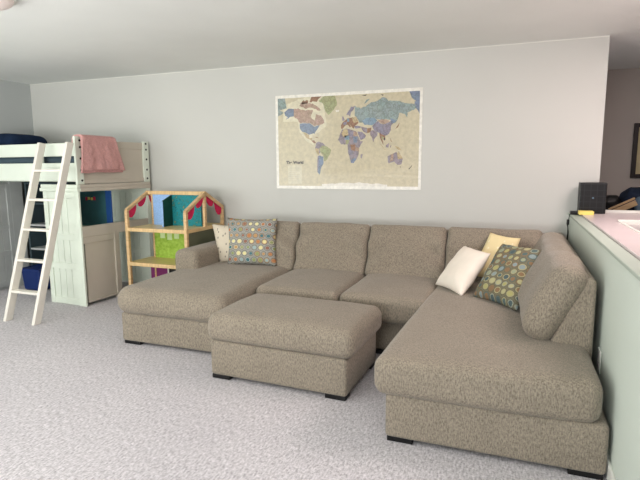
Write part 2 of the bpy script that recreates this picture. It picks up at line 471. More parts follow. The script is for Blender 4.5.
def land(k, pts, lay=1, rag=1.6):
    out = []
    n = len(pts)
    for i in range(n):
        a, b = pts[i], pts[(i+1) % n]
        m_ = max(1, int(math.hypot(b[0]-a[0], b[1]-a[1])/4))
        for j in range(m_):
            t = j/m_; q = (a[0]+(b[0]-a[0])*t, a[1]+(b[1]-a[1])*t)
            nn = noise.noise_vector(V((q[0]*.21, q[1]*.21, 3.1)))*rag
            out.append(mpt(q[0]+nn.x, max(-82, min(84, q[1]+nn.y)), ymap-.0003*lay))
    mp.flat(out, mi_(k))
# continents and country patches (lon, lat)
land('shelf', [(-130,52),(-124,32),(-105,14),(-84,4),(-88,26),(-72,30),(-48,44),(-52,60),(-60,84),(-130,80),(-172,74),(-172,52)], 1)
land('pink', [(-141,70),(-141,60),(-130,55),(-123,49),(-95,49),(-83,43),(-67,45),(-55,48),(-56,53),(-64,60),(-78,62),(-80,52),(-93,58),(-85,68),(-110,68),(-128,70)], 2)
land('pink', [(-125,73),(-105,70),(-90,71),(-70,66),(-64,67),(-78,74),(-98,76),(-120,77)], 2)
land('rust', [(-95,77),(-75,77),(-62,83),(-90,82.5)], 2); land('rust', [(-118,75),(-100,76),(-100,79),(-116,78)], 2)
land('blue', [(-168,66),(-156,71),(-141,70),(-141,60),(-152,59),(-165,55),(-158,59),(-166,62)], 2)
land('blue', [(-124,48.5),(-95,48.5),(-83,42),(-67,45),(-71,41),(-76,35),(-81,31),(-80,26),(-84,30),(-97,27),(-106,31),(-117,33),(-124,40)], 3, 1)
land('buff', [(-117,32),(-106,31),(-97,26),(-97,20),(-88,21),(-88,16),(-94,16),(-106,21),(-112,29)], 3, 1)
land('rust', [(-92,15),(-83,15),(-78,9),(-84,9)], 3, .6); land('rust', [(-84,22),(-75,20),(-69,19),(-75,21.5)], 3, .5)
land('green', [(-55,82),(-25,83),(-20,72),(-42,60),(-52,66),(-58,75),(-70,77)], 2)
land('ice', [(-24,66),(-14,66),(-15,63.5),(-22,63.5)], 2, .6)
land('mauve', [(-78,9),(-72,12),(-60,9),(-50,2),(-70,-14),(-76,-14),(-81,-5)], 2)
land('buff', [(-78,-2),(-70,-4),(-70,-17),(-76,-14),(-81,-5)], 3, 1)
land('green', [(-70,-4),(-60,4),(-50,2),(-35,-6),(-39,-15),(-48,-26),(-55,-30),(-58,-19),(-66,-10)], 3)
land('blue', [(-70,-18),(-58,-20),(-57,-34),(-63,-41),(-68,-54),(-74,-50),(-72,-32)], 3)
land('purple', [(-74,-20),(-70,-18),(-71,-35),(-74,-53),(-75,-45)], 4, .6)
land('mauve', [(-17,15),(-10,28),(-6,35),(10,37),(32,31),(36,22),(43,11),(51,11),(40,-3),(40,-15),(33,-27),(25,-34),(18,-34),(12,-17),(9,0),(8,5),(-8,5)], 2)
land('buff', [(-8,27),(-2,35),(8,36),(11,25),(3,19),(-5,23)], 3, 1); land('purple', [(11,32),(24,31),(24,21),(14,22)], 3, 1)
land('pink', [(25,31),(33,30),(36,22),(25,22)], 3, 1); land('blue', [(24,21),(36,20),(34,8),(25,8)], 3, 1)
land('green', [(4,14),(14,14),(10,5),(4,6)], 3, .8); land('ltblue', [(0,23),(14,23),(14,14),(2,15)], 3, 1)
land('rust', [(15,4),(30,4),(29,-10),(20,-8)], 3, 1); land('purple', [(12,-6),(23,-9),(22,-18),(12,-17)], 3, 1)
land('pink', [(30,-1),(40,-3),(40,-11),(31,-9)], 3, 1); land('blue', [(17,-29),(30,-23),(32,-28),(25,-34),(18,-34)], 3, 1)
land('mauve', [(44,-17),(50,-16),(47,-25),(44,-24)], 2, .5)
land('rust', [(-9,43),(-9,37),(-5,36),(3,42),(9,44),(15,38),(18,40),(13,45),(25,36),(29,41),(38,46),(30,54),(22,55),(10,54),(5,52),(-4,48)], 2, 1)
land('mauve', [(-5,50),(1,51),(-2,57),(-6,57)], 2, .5); land('purple', [(5,59),(11,59),(16,56),(18,62),(25,66),(29,70),(18,69),(10,63)], 3, 1)
land('buff', [(20,54),(32,56),(38,48),(26,46)], 3, 1); land('purple', [(-4,47),(6,49),(6,44),(-1,43)], 3, .7); land('ltblue', [(7,54),(14,53),(13,48),(8,48)], 3, .7)
land('teal', [(28,70),(44,67),(60,70),(70,73),(85,75),(104,78),(115,74),(140,73),(160,70),(180,69),(188,66),(178,62),(163,60),(162,52),(156,57),(142,59),(140,50),(132,43),(127,50),(110,50),(95,50),(80,52),(60,54),(48,46),(40,46),(36,52),(28,58)], 2)
land('teal', [(52,72),(58,76),(68,77),(58,73)], 2, .6); land('ink', [(95,80.5),(103,80),(100,79)], 2, .5); land('ink', [(45,80.6),(60,81),(55,80)], 2, .5)
land('ltblue', [(47,49),(60,54),(78,53),(87,49),(80,43),(68,41),(54,42)], 3)
land('pink', [(88,49),(98,51),(116,49),(118,46),(105,42),(95,44)], 3)
land('purple', [(74,39),(80,44),(88,48),(96,43),(106,42),(118,46),(126,51),(130,45),(122,39),(121,31),(117,24),(108,21),(98,24),(88,28),(79,32)], 3)
land('blue', [(119,52),(127,51),(134,47),(130,43),(122,44)], 4)
land('purple', [(26,41),(36,41),(44,40),(43,37),(30,36)], 3, .7); land('mauve', [(44,39),(60,37),(61,26),(50,30)], 3, .8)
land('purple', [(35,30),(47,30),(58,22),(54,17),(44,13),(39,21)], 2, 1); land('rust', [(61,36),(72,37),(70,29),(61,26)], 3, .8)
land('mauve', [(69,30),(76,33),(88,27),(88,22),(80,15),(77,8),(73,18),(69,23)], 3, 1)
land('rust', [(92,27),(98,24),(108,21),(108,12),(101,13),(103,2),(99,8),(94,17)], 3, 1); land('green', [(98,20),(104,18),(103,13),(99,14)], 4, .6)
land('ink', [(104,16),(108,17),(108,12),(105,11)], 4, .6)
land('rust', [(130,32),(136,35),(141,38),(143,44),(139,36),(133,33)], 2, .6)
land('buff', [(95,5),(105,-5),(104,-6),(96,3)], 2, .5); land('mauve', [(109,1),(118,6),(116,-4),(110,-3)], 2, .6); land('buff', [(105,-7),(114,-8),(106,-8)], 2, .4)
land('rust', [(120,17),(123,12),(126,7),(122,10)], 2, .6); land('mauve', [(120,0),(124,1),(121,-5)], 2, .5); land('buff', [(132,-1),(142,-3),(150,-10),(140,-8)], 2, .6)
land('mauve', [(114,-22),(122,-18),(129,-15),(136,-12),(140,-17),(143,-11),(147,-19),(153,-26),(150,-37),(140,-38),(131,-32),(118,-35),(115,-33)], 2, 1.2)
land('pink', [(122,-18),(129,-15),(129,-30),(121,-32)], 3, 1); land('buff', [(138,-17),(142,-12),(147,-19),(153,-26),(141,-28)], 3, 1)
land('ink', [(145,-41),(148,-41),(147,-43)], 2, .4); land('ink', [(167,-45),(173,-41),(178,-38),(174,-40),(169,-46)], 2, .4)
land('teal', [(-187,70),(-178,68),(-170,66),(-178,63),(-187,61)], 2, 1); land('blue', [(179,72),(192,72),(192,56),(188,61),(183,64)], 3, 1)
# grey block at the upper left and a blue one at the upper right edge, the antarctic strip, the legend
mp.flat([(IX0,ymap-.0004,IZ1),(IX0,ymap-.0004,IZ1-.12),(IX0+.10,ymap-.0004,IZ1-.10),(IX0+.08,ymap-.0004,IZ1-.0)], mi_('teal'))
mp.flat([(IX1,ymap-.0004,IZ1),(IX1-.10,ymap-.0004,IZ1),(IX1-.075,ymap-.0004,IZ1-.06),(IX1,ymap-.0004,IZ1-.12)], mi_('blue'))
ice = [(IX0+.48,IZ0), (IX1-.3,IZ0)] + [(IX1-.3-(IX1-IX0-.78)*i/24, IZ0+.018+.016*noise.noise(V((i*.45,2,0)))+.016*math.sin(PI*i/24)) for i in range(25)]
mp.flat([(x,ymap-.0006,z) for x, z in ice], mi_('ice'))
lx, lz = IX0+.105, IZ0+.02
mp.flat([(lx,ymap-.0004,lz),(lx+.155,ymap-.0004,lz),(lx+.155,ymap-.0004,lz+.19),(lx,ymap-.0004,lz+.19)], mi_('legend'))
for i in range(7):
    zz = lz+.165-.022*i; mp.flat([(lx+.012,ymap-.0006,zz),(lx+.10+.03*(i % 2),ymap-.0006,zz),(lx+.10+.03*(i % 2),ymap-.0006,zz-.005),(lx+.012,ymap-.0006,zz-.005)], mi_('sea'))
wm = thing('wall_map', 'large laminated world map with white border pinned on the back wall', 'map', ((MX0+MX1)/2,D,MZ0))
mp.build('map_sheet', mats, wm, recalc=False)
def text_mesh(body, size, mat, name, parent, loc):
    cu = bpy.data.curves.new(name, 'FONT'); cu.body = body; cu.size = size; cu.align_x = 'CENTER'; cu.extrude = .0002; cu.offset = .0022
    ob = bpy.data.objects.new(name, cu); COL.objects.link(ob)
    dg = bpy.context.evaluated_depsgraph_get(); me = bpy.data.meshes.new_from_object(ob.evaluated_get(dg))
    bpy.data.objects.remove(ob); bpy.data.curves.remove(cu)
    R = Matrix.Rotation(PI/2, 4, 'X'); me.transform(R); me.transform(Matrix.Translation(V(loc)-parent_origin(parent)))
    me.materials.clear(); me.materials.append(mat)
    o = bpy.data.objects.new(name, me); COL.objects.link(o); o.parent = parent; return o
text_mesh('The World', .042, mats[mi_('ink')], 'map_title', wm, (lx+.078, D-.0064, lz+.205))['label'] = 'dark printed title'

# ------------------------------------------------------------------ loft bed
BX1 = -4.0; BX0 = -5.70; BY0 = 3.842; BY1 = 4.85
lb = thing('loft_bed', 'white painted loft bed with rails and panelled end standing in the left corner', 'bed', (BX1,BY0,0))
bed = M['bed']
def framed_panel(name, axis, lo, hi, parent, stile=.05, rails=(), grooves=4, mat=bed, depth=.025, face=-1):
    """board and batten panel. axis 'y': lies in XZ facing -Y; axis 'x': lies in YZ facing +X. lo/hi = (a,z) corners, face = plane coordinate"""
    (a0, z0), (a1, z1) = lo, hi; m = MB()
    def B(p0, p1, d0, d1, mi=0, bev=.003):
        if axis == 'y': m.b2((p0[0], face+d0, p0[1]), (p1[0], face+d1, p1[1]), mi=mi, bev=bev)
        else: m.b2((face-d1, p0[0], p0[1]), (face-d0, p1[0], p1[1]), mi=mi, bev=bev)
    B((a0, z0), (a0+stile, z1), 0, depth); B((a1-stile, z0), (a1, z1), 0, depth)
    zs = [z0+stile*.6]+[r for r in rails]+[z1-stile*.6]
    for z in zs: B((a0+stile, z-stile*.55), (a1-stile, z+stile*.55), .002, depth)
    n = grooves; w = (a1-a0-2*stile)/n
    for i in range(n):
        B((a0+stile+w*i+.0025, z0), (a0+stile+w*(i+1)-.0025, z1), .011, depth, bev=.002)
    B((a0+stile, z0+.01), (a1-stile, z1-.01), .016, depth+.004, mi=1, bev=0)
    return m.build(name, [mat, M['groove']], parent)
# lower tower, face towards the room
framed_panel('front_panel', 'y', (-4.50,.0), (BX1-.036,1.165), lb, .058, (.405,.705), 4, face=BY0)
# crown moulding round the tower
m = MB(); m.b2((-4.52,BY0-.02,1.165), (BX1+.012,BY0+.03,1.20), bev=.006); m.b2((-4.51,BY0-.012,1.2), (BX1+.006,BY0+.03,1.235), bev=.006)
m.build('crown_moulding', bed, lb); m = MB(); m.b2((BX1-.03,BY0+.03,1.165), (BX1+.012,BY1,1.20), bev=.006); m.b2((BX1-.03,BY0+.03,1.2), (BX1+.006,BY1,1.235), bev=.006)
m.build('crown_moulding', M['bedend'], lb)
# open end frame below
box_part('post', (BX1-.036,BY0+.0,0), (BX1,BY0+.022,1.165), bed, lb)
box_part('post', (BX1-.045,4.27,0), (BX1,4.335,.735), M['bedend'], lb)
box_part('post', (BX1-.045,BY1-.06,0), (BX1,BY1,1.165), bed, lb)
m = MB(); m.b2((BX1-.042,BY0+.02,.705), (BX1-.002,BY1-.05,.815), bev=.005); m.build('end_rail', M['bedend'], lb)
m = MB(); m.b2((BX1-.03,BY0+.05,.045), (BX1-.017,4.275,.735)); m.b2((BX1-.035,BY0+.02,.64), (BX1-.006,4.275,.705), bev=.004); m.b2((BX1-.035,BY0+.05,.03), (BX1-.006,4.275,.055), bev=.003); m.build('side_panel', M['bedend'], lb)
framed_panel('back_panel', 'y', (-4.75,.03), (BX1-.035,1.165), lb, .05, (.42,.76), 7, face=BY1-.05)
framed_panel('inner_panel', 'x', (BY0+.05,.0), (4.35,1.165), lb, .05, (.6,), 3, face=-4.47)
box_part('desk_shelf', (-4.465,BY0+.03,.745), (BX1-.04,BY1-.06,.765), bed, lb)
# upper end board with bolted posts
m = MB()
m.b2((BX1-.04,BY0+.05,1.24), (BX1-.018,BY1-.06,1.66)); m.b2((BX1-.045,BY0+.05,1.60), (BX1-.008,BY1-.05,1.675), bev=.005)
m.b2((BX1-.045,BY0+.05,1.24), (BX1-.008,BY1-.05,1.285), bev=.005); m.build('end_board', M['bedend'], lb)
for k, (ya, yb) in enumerate(((BY0,BY0+.085), (BY1-.085,BY1))):
    p = box_part('post', (BX1-.024,ya,1.236), (BX1+.004,yb,1.705 if k == 0 else 1.69), bed, lb, .006)
    for z in (1.275,1.375,1.49,1.60,1.665):
        yy = ya+.055 if k == 0 else yb-.045
        MB().cyl((BX1+.003,yy,z), (BX1+.009,yy,z), .011, 12).build('bolt', M['bolt'], p, True, angle=40)
# long front rails
box_part('front_rail', (BX0,BY0+.01,1.513), (BX1-.025,BY0+.04,1.642), bed, lb, .006)
box_part('front_rail', (BX0,BY0+.005,1.268), (BX1-.025,BY0+.045,1.447), bed, lb, .006)
box_part('front_post', (BX0-.005,BY0,0), (BX0+.05,BY0+.06,1.68), bed, lb, .005)
box_part('front_post', (-4.60,BY0+.042,1.268), (-4.52,BY0+.065,1.642), bed, lb, .004)
box_part('back_rail', (BX0,BY1-.10,1.268), (BX1-.05,BY1-.065,1.642), bed, lb, .006)
box_part('bed_base', (BX0,BY0+.05,1.26), (BX1-.05,BY1-.11,1.29), bed, lb, .004)
mt = MB().rbox((-4.86,4.36,1.41), (1.62,.74,.22), .05, None, 3, 12).build('mattress', M['mattress'], None, True, origin=(-4.86,4.34,1.30)); tag(mt, 'slate blue mattress showing between the rails of the loft bed', 'mattress')
def beddy(u, w):
    n = noise.noise_vector(w*5)*.02; q = w+n; q.z = max(q.z, -.135); return q
bd = MB().rbox((-5.40,4.37,1.65), (.50,.50,.26), .11, beddy, 5, 12).build('pillow', M['navy'], None, True, origin=(-5.44,4.34,1.52)); tag(bd, 'navy blue pillow piled on the loft bed mattress', 'pillow')

lb.rotation_euler.z = math.radians(-3)
# grey wardrobe under the far end of the bed
wd = thing('wardrobe', 'grey panelled wardrobe with a small knob under the far end of the bed', 'wardrobe', (-5.5,4.1,0))
box_part('carcass', (-5.69,BY0+.07,.0), (-5.525,4.45,1.245), M['greycab'], wd)
dr = framed_panel('door', 'x', (BY0+.08,.03), (4.29,1.22), wd, .05, (.42,.72), 3, mat=M['greycab'], face=-5.50)
kn = MB().cyl((-5.50,4.09,.78), (-5.48,4.09,.78), .006, 10).rbox((-5.473,4.09,.78), (.02,.026,.026), .01, None, 3, 2).build('knob', M['white'], dr, True); 
box_part('post', (-5.55,4.29,0), (-5.50,4.45,1.245), M['greycab'], wd)
# dark bookcase against the wall under the bed
bk = thing('bookcase', 'dark open bookcase against the wall under the loft bed', 'bookcase', (-5.1,4.7,0))
box_part('back', (-5.48,4.78,0), (-4.80,4.80,1.24), M['dark'], bk); box_part('side', (-5.48,4.46,0), (-5.455,4.78,1.24), M['dark'], bk); box_part('side', (-4.82,4.46,0), (-4.795,4.78,1.24), M['dark'], bk)
for z in (.04,.43,.72,.98,1.22): box_part('shelf', (-5.455,4.46,z-.011), (-4.82,4.78,z+.011), M['greycab'] if .3 < z < .9 else M['dark'], bk, .002)
sb = thing('storage_bin', 'bright blue plastic bin on the carpet under the loft bed', 'bin', (-5.2,4.25,0))
def binfn(u, w):
    k = .88+.06*(u.z+1); return V((w.x*k, w.y*k, w.z))
MB().rbox((-5.12,4.29,.13), (.30,.30,.255), .03, binfn, 3, 6).build('bin_body', M['bin'], sb, True, angle=50)
m = MB(); 
for lo, hi in (((-5.275,4.135,.24),(-4.965,4.155,.262)), ((-5.275,4.425,.24),(-4.965,4.445,.262)), ((-5.275,4.155,.24),(-5.255,4.425,.262)), ((-4.985,4.155,.24),(-4.965,4.425,.262))): m.b2(lo, hi, bev=.004)
m.build('bin_rim', M['bin'], sb)
# teal board in the end opening of the bed
cb = thing('chalkboard', 'dark teal board with small coloured shapes behind the bed end opening', 'board', (-4.25,4.30,.766))
MB().b2((-4.463,4.30,.767), (-4.10,4.315,1.155), bev=.003).build('board', M['teal'], cb)
for k, (dx, c) in enumerate(((-4.36,'felt'),(-4.325,'yellowpad'),(-4.285,'yellowpad'),(-4.25,'felt'))):
    MB().rbox((dx,4.296,1.065+(.004 if k % 2 else 0)), (.028,.01,.036 if c == 'felt' else .03), .005, None, 2, 2).build('letter_magnet', M[c], cb, True)
o = MB().b2((-4.095,4.295,.767), (-4.025,4.315,1.155), bev=.003).build('blue_board', M['blue'], None, origin=(-4.06,4.30,.766)); tag(o, 'narrow blue board standing right of the dark teal board', 'board')

# pink towel over the end board
tw = thing('towel', 'folded pink terry towel hanging over the end board of the loft bed', 'towel', (BX1,4.12,1.36))
ytop0, ytop1 = 3.885, 4.32
def towelfn(layer, zbot, off, grow):
    def fn(u, v):
        # v runs from the inside hem over the top board to the outer hem
        y = ytop0+(ytop1-ytop0)*u; th = off
        zt = 1.688+off*.6
        Lin, Lout = .16, zt-zbot
        t = v*(Lin+.06+Lout)
        xi, xo = BX1-.04-th, BX1+.03+th
        if t < Lin: x, z = xi, zt-Lin+t
        elif t < Lin+.06:
            a = (t-Lin)/.06; x = xi+(xo-xi)*a; z = zt+.012*math.sin(PI*a)
        else: x, z = xo, zt-(t-Lin-.06)
        k = max(0, (zt-z))/.35
        n = noise.noise(V((y*9, z*3, layer*7)))*.010+noise.noise(V((y*30, z*22, layer*7)))*.005
        x += abs(n)*1.6*(1 if t > Lin else -.5)+.010*k*math.sin(y*26+layer)**2
        yy = y+grow*k*(u-.35)*.1+.006*noise.noise(V((z*12, u*4, layer)))
        yy += .05*k*u
        z += .010*noise.noise(V((y*8, layer*3, 1))) if v > .95 else 0
        z -= .03*k*u*0
        return (x, yy, z)
    return fn
o = MB().grid(towelfn(1, 1.35, .004, 1.0), 40, 44).build('towel_fold', M['towel'], tw, True)
md = o.modifiers.new('th', 'SOLIDIFY'); md.thickness = .010; md.offset = 1
o = MB().grid(towelfn(2, 1.375, .020, 1.15), 40, 44).build('towel_fold', M['towel'], tw, True)
md = o.modifiers.new('th', 'SOLIDIFY'); md.thickness = .012; md.offset = 1

# ladder
ld = thing('ladder', 'white wooden ladder with five treads leaning on the loft bed rail', 'ladder', (-4.15,3.3,0))
def stile(x0, x1):
    y0, yt, z1 = 3.20, 3.725, 1.645; dp = .075
    MB().prism([(x0,y0,0), (x0,y0+dp,0), (x0,yt+dp,z1-.01), (x0,yt,z1)], (x1-x0,0,0)).build('stile', M['ladder'], ld)
    o = ld.children[-1]; md = o.modifiers.new('bev', 'BEVEL'); md.width = .004; md.segments = 2
stile(-4.352,-4.318); stile(-3.995,-3.962)
for z in (.265,.545,.825,1.10,1.375):
    y = 3.20+(3.725-3.20)*z/1.645
    MB().b2((-4.32,y+.002,z-.011), (-3.993,y+.072,z+.011), bev=.004).build('tread', M['ladder'], ld)

# ------------------------------------------------------------------ dollhouse
HX0, HX1, HY0, HY1 = -3.715, -2.965, 4.14, 4.84; YM = (HY0+HY1)/2; EV, RG = .975, 1.15
dh = thing('dollhouse', 'wooden play dollhouse with open gables and coloured room panels beside the sofa arm', 'dollhouse', ((HX0+HX1)/2,YM,0))
FU, FL = .786, .428
pin = M['pine']; t_ = .034
for x in (HX0, HX1-t_):
    for y in (HY0, HY1-t_): MB().b2((x,y,0), (x+t_,y+t_,EV-.012), bev=.004).build('corner_post', pin, dh)
    m = MB(); m.bar((x+t_/2,HY0+.01,EV-.012), (x+t_/2,YM+.005,RG-.014), t_, t_*.9, up=(0,0,1), bev=.003)
    m.bar((x+t_/2,HY1-.01,EV-.012), (x+t_/2,YM-.005,RG-.014), t_, t_*.9, up=(0,0,1), bev=.003); m.build('gable_rafter', pin, dh)
MB().b2((HX0,YM-.018,RG-.038), (HX1,YM+.018,RG), bev=.004).build('ridge_beam', M['pinex'], dh)
MB().b2((HX1-.03,YM-.018,FU), (HX1-.004,YM+.018,RG-.03), bev=.003).build('ridge_post', pin, dh)
for z, nm in ((FU,'floor_board'), (FL,'floor_board'), (.05,'floor_board')):
    m = MB(); m.b2((HX0+.01,HY0+.02,z-.018), (HX1-.01,HY1-.01,z), mi=0); fb = m.build(nm, M['floorboard'], dh)
    m = MB(); m.b2((HX0+.003,HY0-.004,z-.034), (HX1-.003,HY0+.02,z+.003), bev=.003); m.b2((HX1-.022,HY0+.02,z-.034), (HX1-.001,HY1-.02,z+.003), bev=.003); m.build('floor_edge', M['pinex'], fb)
# panels: middle wall, cross divider on each floor
xd = -3.385
MB().b2((-3.645,YM-.012,.05), (-3.625,YM+.012,RG-.03), bev=.003).build('ridge_post', pin, dh)
MB().b2((-3.625,YM-.006,FU), (xd,YM+.006,RG-.035)).build('room_panel', M['lblue'], dh)['label'] = 'light blue room panel'
MB().b2((xd,YM-.007,FU), (-3.02,YM+.005,RG-.035)).build('room_panel', M['tealprint'], dh)['label'] = 'teal printed room panel'
MB().prism([(xd-.006,4.33,FU), (xd-.006,YM-.01,FU), (xd-.006,YM-.01,RG-.04), (xd-.006,4.33,1.055)], (.014,0,0)).build('room_panel', M['dgreen'], dh)['label'] = 'dark green divider panel'
MB().b2((xd-.0065,4.322,FU), (xd+.0085,4.33,1.052)).build('panel_edge', M['lblue'], dh)
MB().b2((xd+.001,YM+.006,FU), (xd+.011,HY1-.02,1.02)).build('room_panel', M['sage'], dh)['label'] = 'grey green divider panel'
MB().b2((-3.03,YM+.006,FU), (-3.02,YM+.01,1.02)).build('panel_edge', M['sage'], dh)
g = MB().b2((-3.625,YM-.006,FL), (-3.02,YM+.006,FU-.036)).build('room_panel', M['lime'], dh); g['label'] = 'lime green room panel'
for wx in (-3.52,-3.43,-3.34): MB().b2((wx-.03,YM-.009,FL+.20+(.015 if wx != -3.43 else 0)), (wx+.03,YM-.006,FL+.275+(.015 if wx != -3.43 else 0))).build('printed_window', M['paperwhite'], g)
MB().b2((HX1-.02,HY0+.04,FL), (HX1-.012,HY1-.03,FU-.036)).build('side_panel', M['olive'], dh)['label'] = 'olive end panel'
MB().b2((-3.70,YM-.006,.05), (-3.475,YM+.006,FL-.036)).build('room_panel', M['purple'], dh)['label'] = 'purple room panel'
MB().b2((-3.475,YM-.012,.05), (-3.46,YM+.006,FL-.036)).build('panel_edge', M['white'], dh)
MB().b2((-3.46,YM-.006,.05), (-3.02,YM+.006,FL-.036)).build('room_panel', M['black'], dh)['label'] = 'black room panel'
# felt scallops along the gables
def scallop(x, p0, p1, depth):
    p0, p1 = V((x,*p0)), V((x,*p1)); m = MB(); n = 12
    pts = [p0.lerp(p1, i/n) - V((0,0,1))*0 for i in range(n+1)]
    low = [p0.lerp(p1, i/n)-V((0,0,depth*math.sqrt(max(0, 1-(2*i/n-1)**2))+.002)) for i in range(n+1)]
    m.prism(pts+low[::-1], (.006,0,0)); return m.build('felt_scallop', M['felt'], dh)
for x in (HX0+.012, HX1-.018):
    s_ = (RG-EV)/(YM-HY0)
    zz = lambda y: (EV-.02)+s_*(min(y, 2*YM-y)-HY0)-.012
    for a, b, dp in ((HY0+.03, HY0+.17, .10), (YM-.16, YM-.02, .075), (YM+.02, YM+.16, .075), (HY1-.17, HY1-.03, .10)):
        scallop(x, (a,zz(a)), (b,zz(b)), dp)

# ------------------------------------------------------------------ sectional sofa
SF = M['sofa']
sf = thing('sectional_sofa', 'large taupe U shaped sectional sofa with chaise at each end', 'sofa', (-1.2,3.6,0))
def soft(amp, seed, crown=0, crownax=2, lump=3.2, sag=None):
    def fn(u, w):
        q = V(w)
        n = noise.noise(V((w.x*lump+seed, w.y*lump, w.z*lump)))*amp + noise.noise(V((w.x*9+seed, w.y*9, w.z*9)))*amp*.3
        k = [max(0, 1-u[i]**2) for i in range(3)]
        if crownax == 2:
            if u.z > 0: q.z += (crown*(max(0,1-u.x**2)*max(0,1-u.y**2))**.6 + n)*u.z
        q.x += noise.noise(V((seed, w.y*4, w.z*6)))*amp*.5*(abs(u.x) > .9)
        q.y += noise.noise(V((w.x*4, seed, w.z*6)))*amp*.5*(abs(u.y) > .9)
        return q
    return fn
def cushion(name, lo, hi, r, amp, seed, crown, mat=SF, parent=sf, inn=22):
    c = [(a+b)/2 for a, b in zip(lo, hi)]; d = [b-a for a, b in zip(lo, hi)]
    return MB().rbox(c, d, r, soft(amp, seed, crown), 5, inn).build(name, mat, parent, True)
def base(lo, hi):
    c = [(a+b)/2 for a, b in zip(lo, hi)]; d = [b-a for a, b in zip(lo, hi)]
    return MB().rbox(c, d, .022, None, 3, 10).build('base', SF, sf, True)
# bases
base((-2.888,3.11,.024), (-1.905,4.86,.258)); base((-1.90,3.60,.024), (-.565,4.86,.258)); base((-.562,2.395,.024), (.445,4.86,.262))
# seats
cushion('seat_cushion', (-2.918,3.06,.246), (-1.905,4.50,.462), .098, .008, 1, .022)
cushion('seat_cushion', (-1.897,3.505,.255), (-1.197,4.50,.458), .055, .008, 5, .022)
cushion('seat_cushion', (-1.194,3.505,.255), (-.52,4.50,.458), .055, .008, 9, .022)
def bumper(u, w):
    q = soft(.008, 13, .022)(u, w)
    if q.x < 0: q.x -= -.035*(1-(u.y+1)/2)*0 - 0
    t = (u.y+1)/2                                     # 0 at the front
    if u.x < 0: q.x += -u.x*.095*t
    if u.x > .4: q.y += .05*(u.x-.4)*(1-t)
    q.z += .008*t*(u.z > 0)
    return q
MB().rbox((-.105,3.42,.352), (1.04,2.12,.203), .062, bumper, 5, 30).build('seat_cushion', SF, sf, True)
# back frames
def frame_prism(pts, off):
    o = MB().prism(pts, off).build('back_frame', SF, sf, True, angle=35)
    md = o.modifiers.new('bev', 'BEVEL'); md.width = .02; md.segments = 3; md.limit_method = 'ANGLE'; md.angle_limit = .6
    return o
frame_prism([(-2.66,4.62,.20), (-2.66,4.87,.20), (-2.66,4.87,.80), (-2.66,4.84,.81), (-2.66,4.79,.80)], (3.085,0,0))
frame_prism([(.15,2.87,.30), (.425,2.87,.20), (.423,2.87,.80), (.41,2.87,.825), (.375,2.87,.82)], (0,1.97,0))
# back cushions along the wall: width, reclined
def back_cushion(x0, x1, seed, yb=4.235, tilt=25, h=.497, th=.19, z=.438, parent=sf):
    def fn(u, w):
        q = V(w); e = max(0, 1-u.x**2)*max(0, 1-u.z**2)
        if u.y < 0: q.y += u.y*(.035*e**.5 + .024*noise.noise(V((w.x*5+seed, w.z*5, 1)))*e**.3)
        # creases running in from the upper corners
        cr = math.sin((abs(u.x)*5+u.z*6)+seed)*max(0, abs(u.x)-.3)*.045
        if u.y < 0: q.y += cr*max(0, 1-u.z**2)
        q.z += .012*noise.noise(V((w.x*5+seed, 2, 3)))*(u.z > .5)
        q.x += .005*noise.noise(V((seed, w.z*7, w.y*4)))*(abs(u.x) > .8)
        return q
    o = MB().rbox((0,0,0), (x1-x0, th, h), .04, fn, 5, 24)
    R = Matrix.Rotation(math.radians(-tilt), 4, 'X')
    Mx = Matrix.Translation(V(((x0+x1)/2, yb, z))) @ R @ Matrix.Translation(V((0, th/2, h/2)))
    bmesh.ops.transform(o.bm, matrix=Mx, verts=o.bm.verts)
    return o.build('back_cushion', SF, parent, True)
back_cushion(-2.66,-1.893,2); back_cushion(-1.891,-1.202,6); back_cushion(-1.20,-.516,11); back_cushion(-.514,.24,17)
# reclined cushion along the right side
def side_fn(u, w):
    q = V(w); e = max(0, 1-u.y**2)*max(0, 1-u.z**2)
    if u.x < 0: q.x += u.x*(.04*e**.5+.02*noise.noise(V((w.y*4, w.z*5, 8)))*e**.3)
    q.z += .02*noise.noise(V((w.y*4, 3, 1)))*(u.z > .3)
    q.y += .012*noise.noise(V((w.x*6, w.z*6, 5)))*(abs(u.y) > .8)
    return q
o = MB().rbox((0,0,0), (.17,1.46,.465), .08, side_fn, 6, 26)
Mx = Matrix.Translation(V((.205,0,.425))) @ Matrix.Rotation(math.radians(27), 4, 'Y') @ Matrix.Translation(V((-.0825, 3.57, .232)))
bmesh.ops.transform(o.bm, matrix=Mx, verts=o.bm.verts); o.build('back_cushion', SF, sf, True)
# left arm
def armfn(u, w): 
    q = V(w); q.z += .012*(1-u.x**2)*(u.z > .5); return q
MB().rbox((-2.79,4.35,.338), (.255,1.01,.60), .055, armfn, 4, 14).build('arm', SF, sf, True)
# feet
for lo, hi in (((-2.875,3.12,0),(-2.72,3.20,.03)), ((-2.06,3.12,0),(-1.915,3.20,.03)), ((-2.875,4.70,0),(-2.72,4.78,.03)), ((-.552,2.405,0),(-.42,2.485,.03)), ((.29,2.405,0),(.435,2.485,.03)), ((.29,4.70,0),(.435,4.78,.03)), ((-1.0,3.58,0),(-.86,3.66,.03))):
    MB().b2(lo, hi, bev=.004).build('leg', M['leg'], sf)

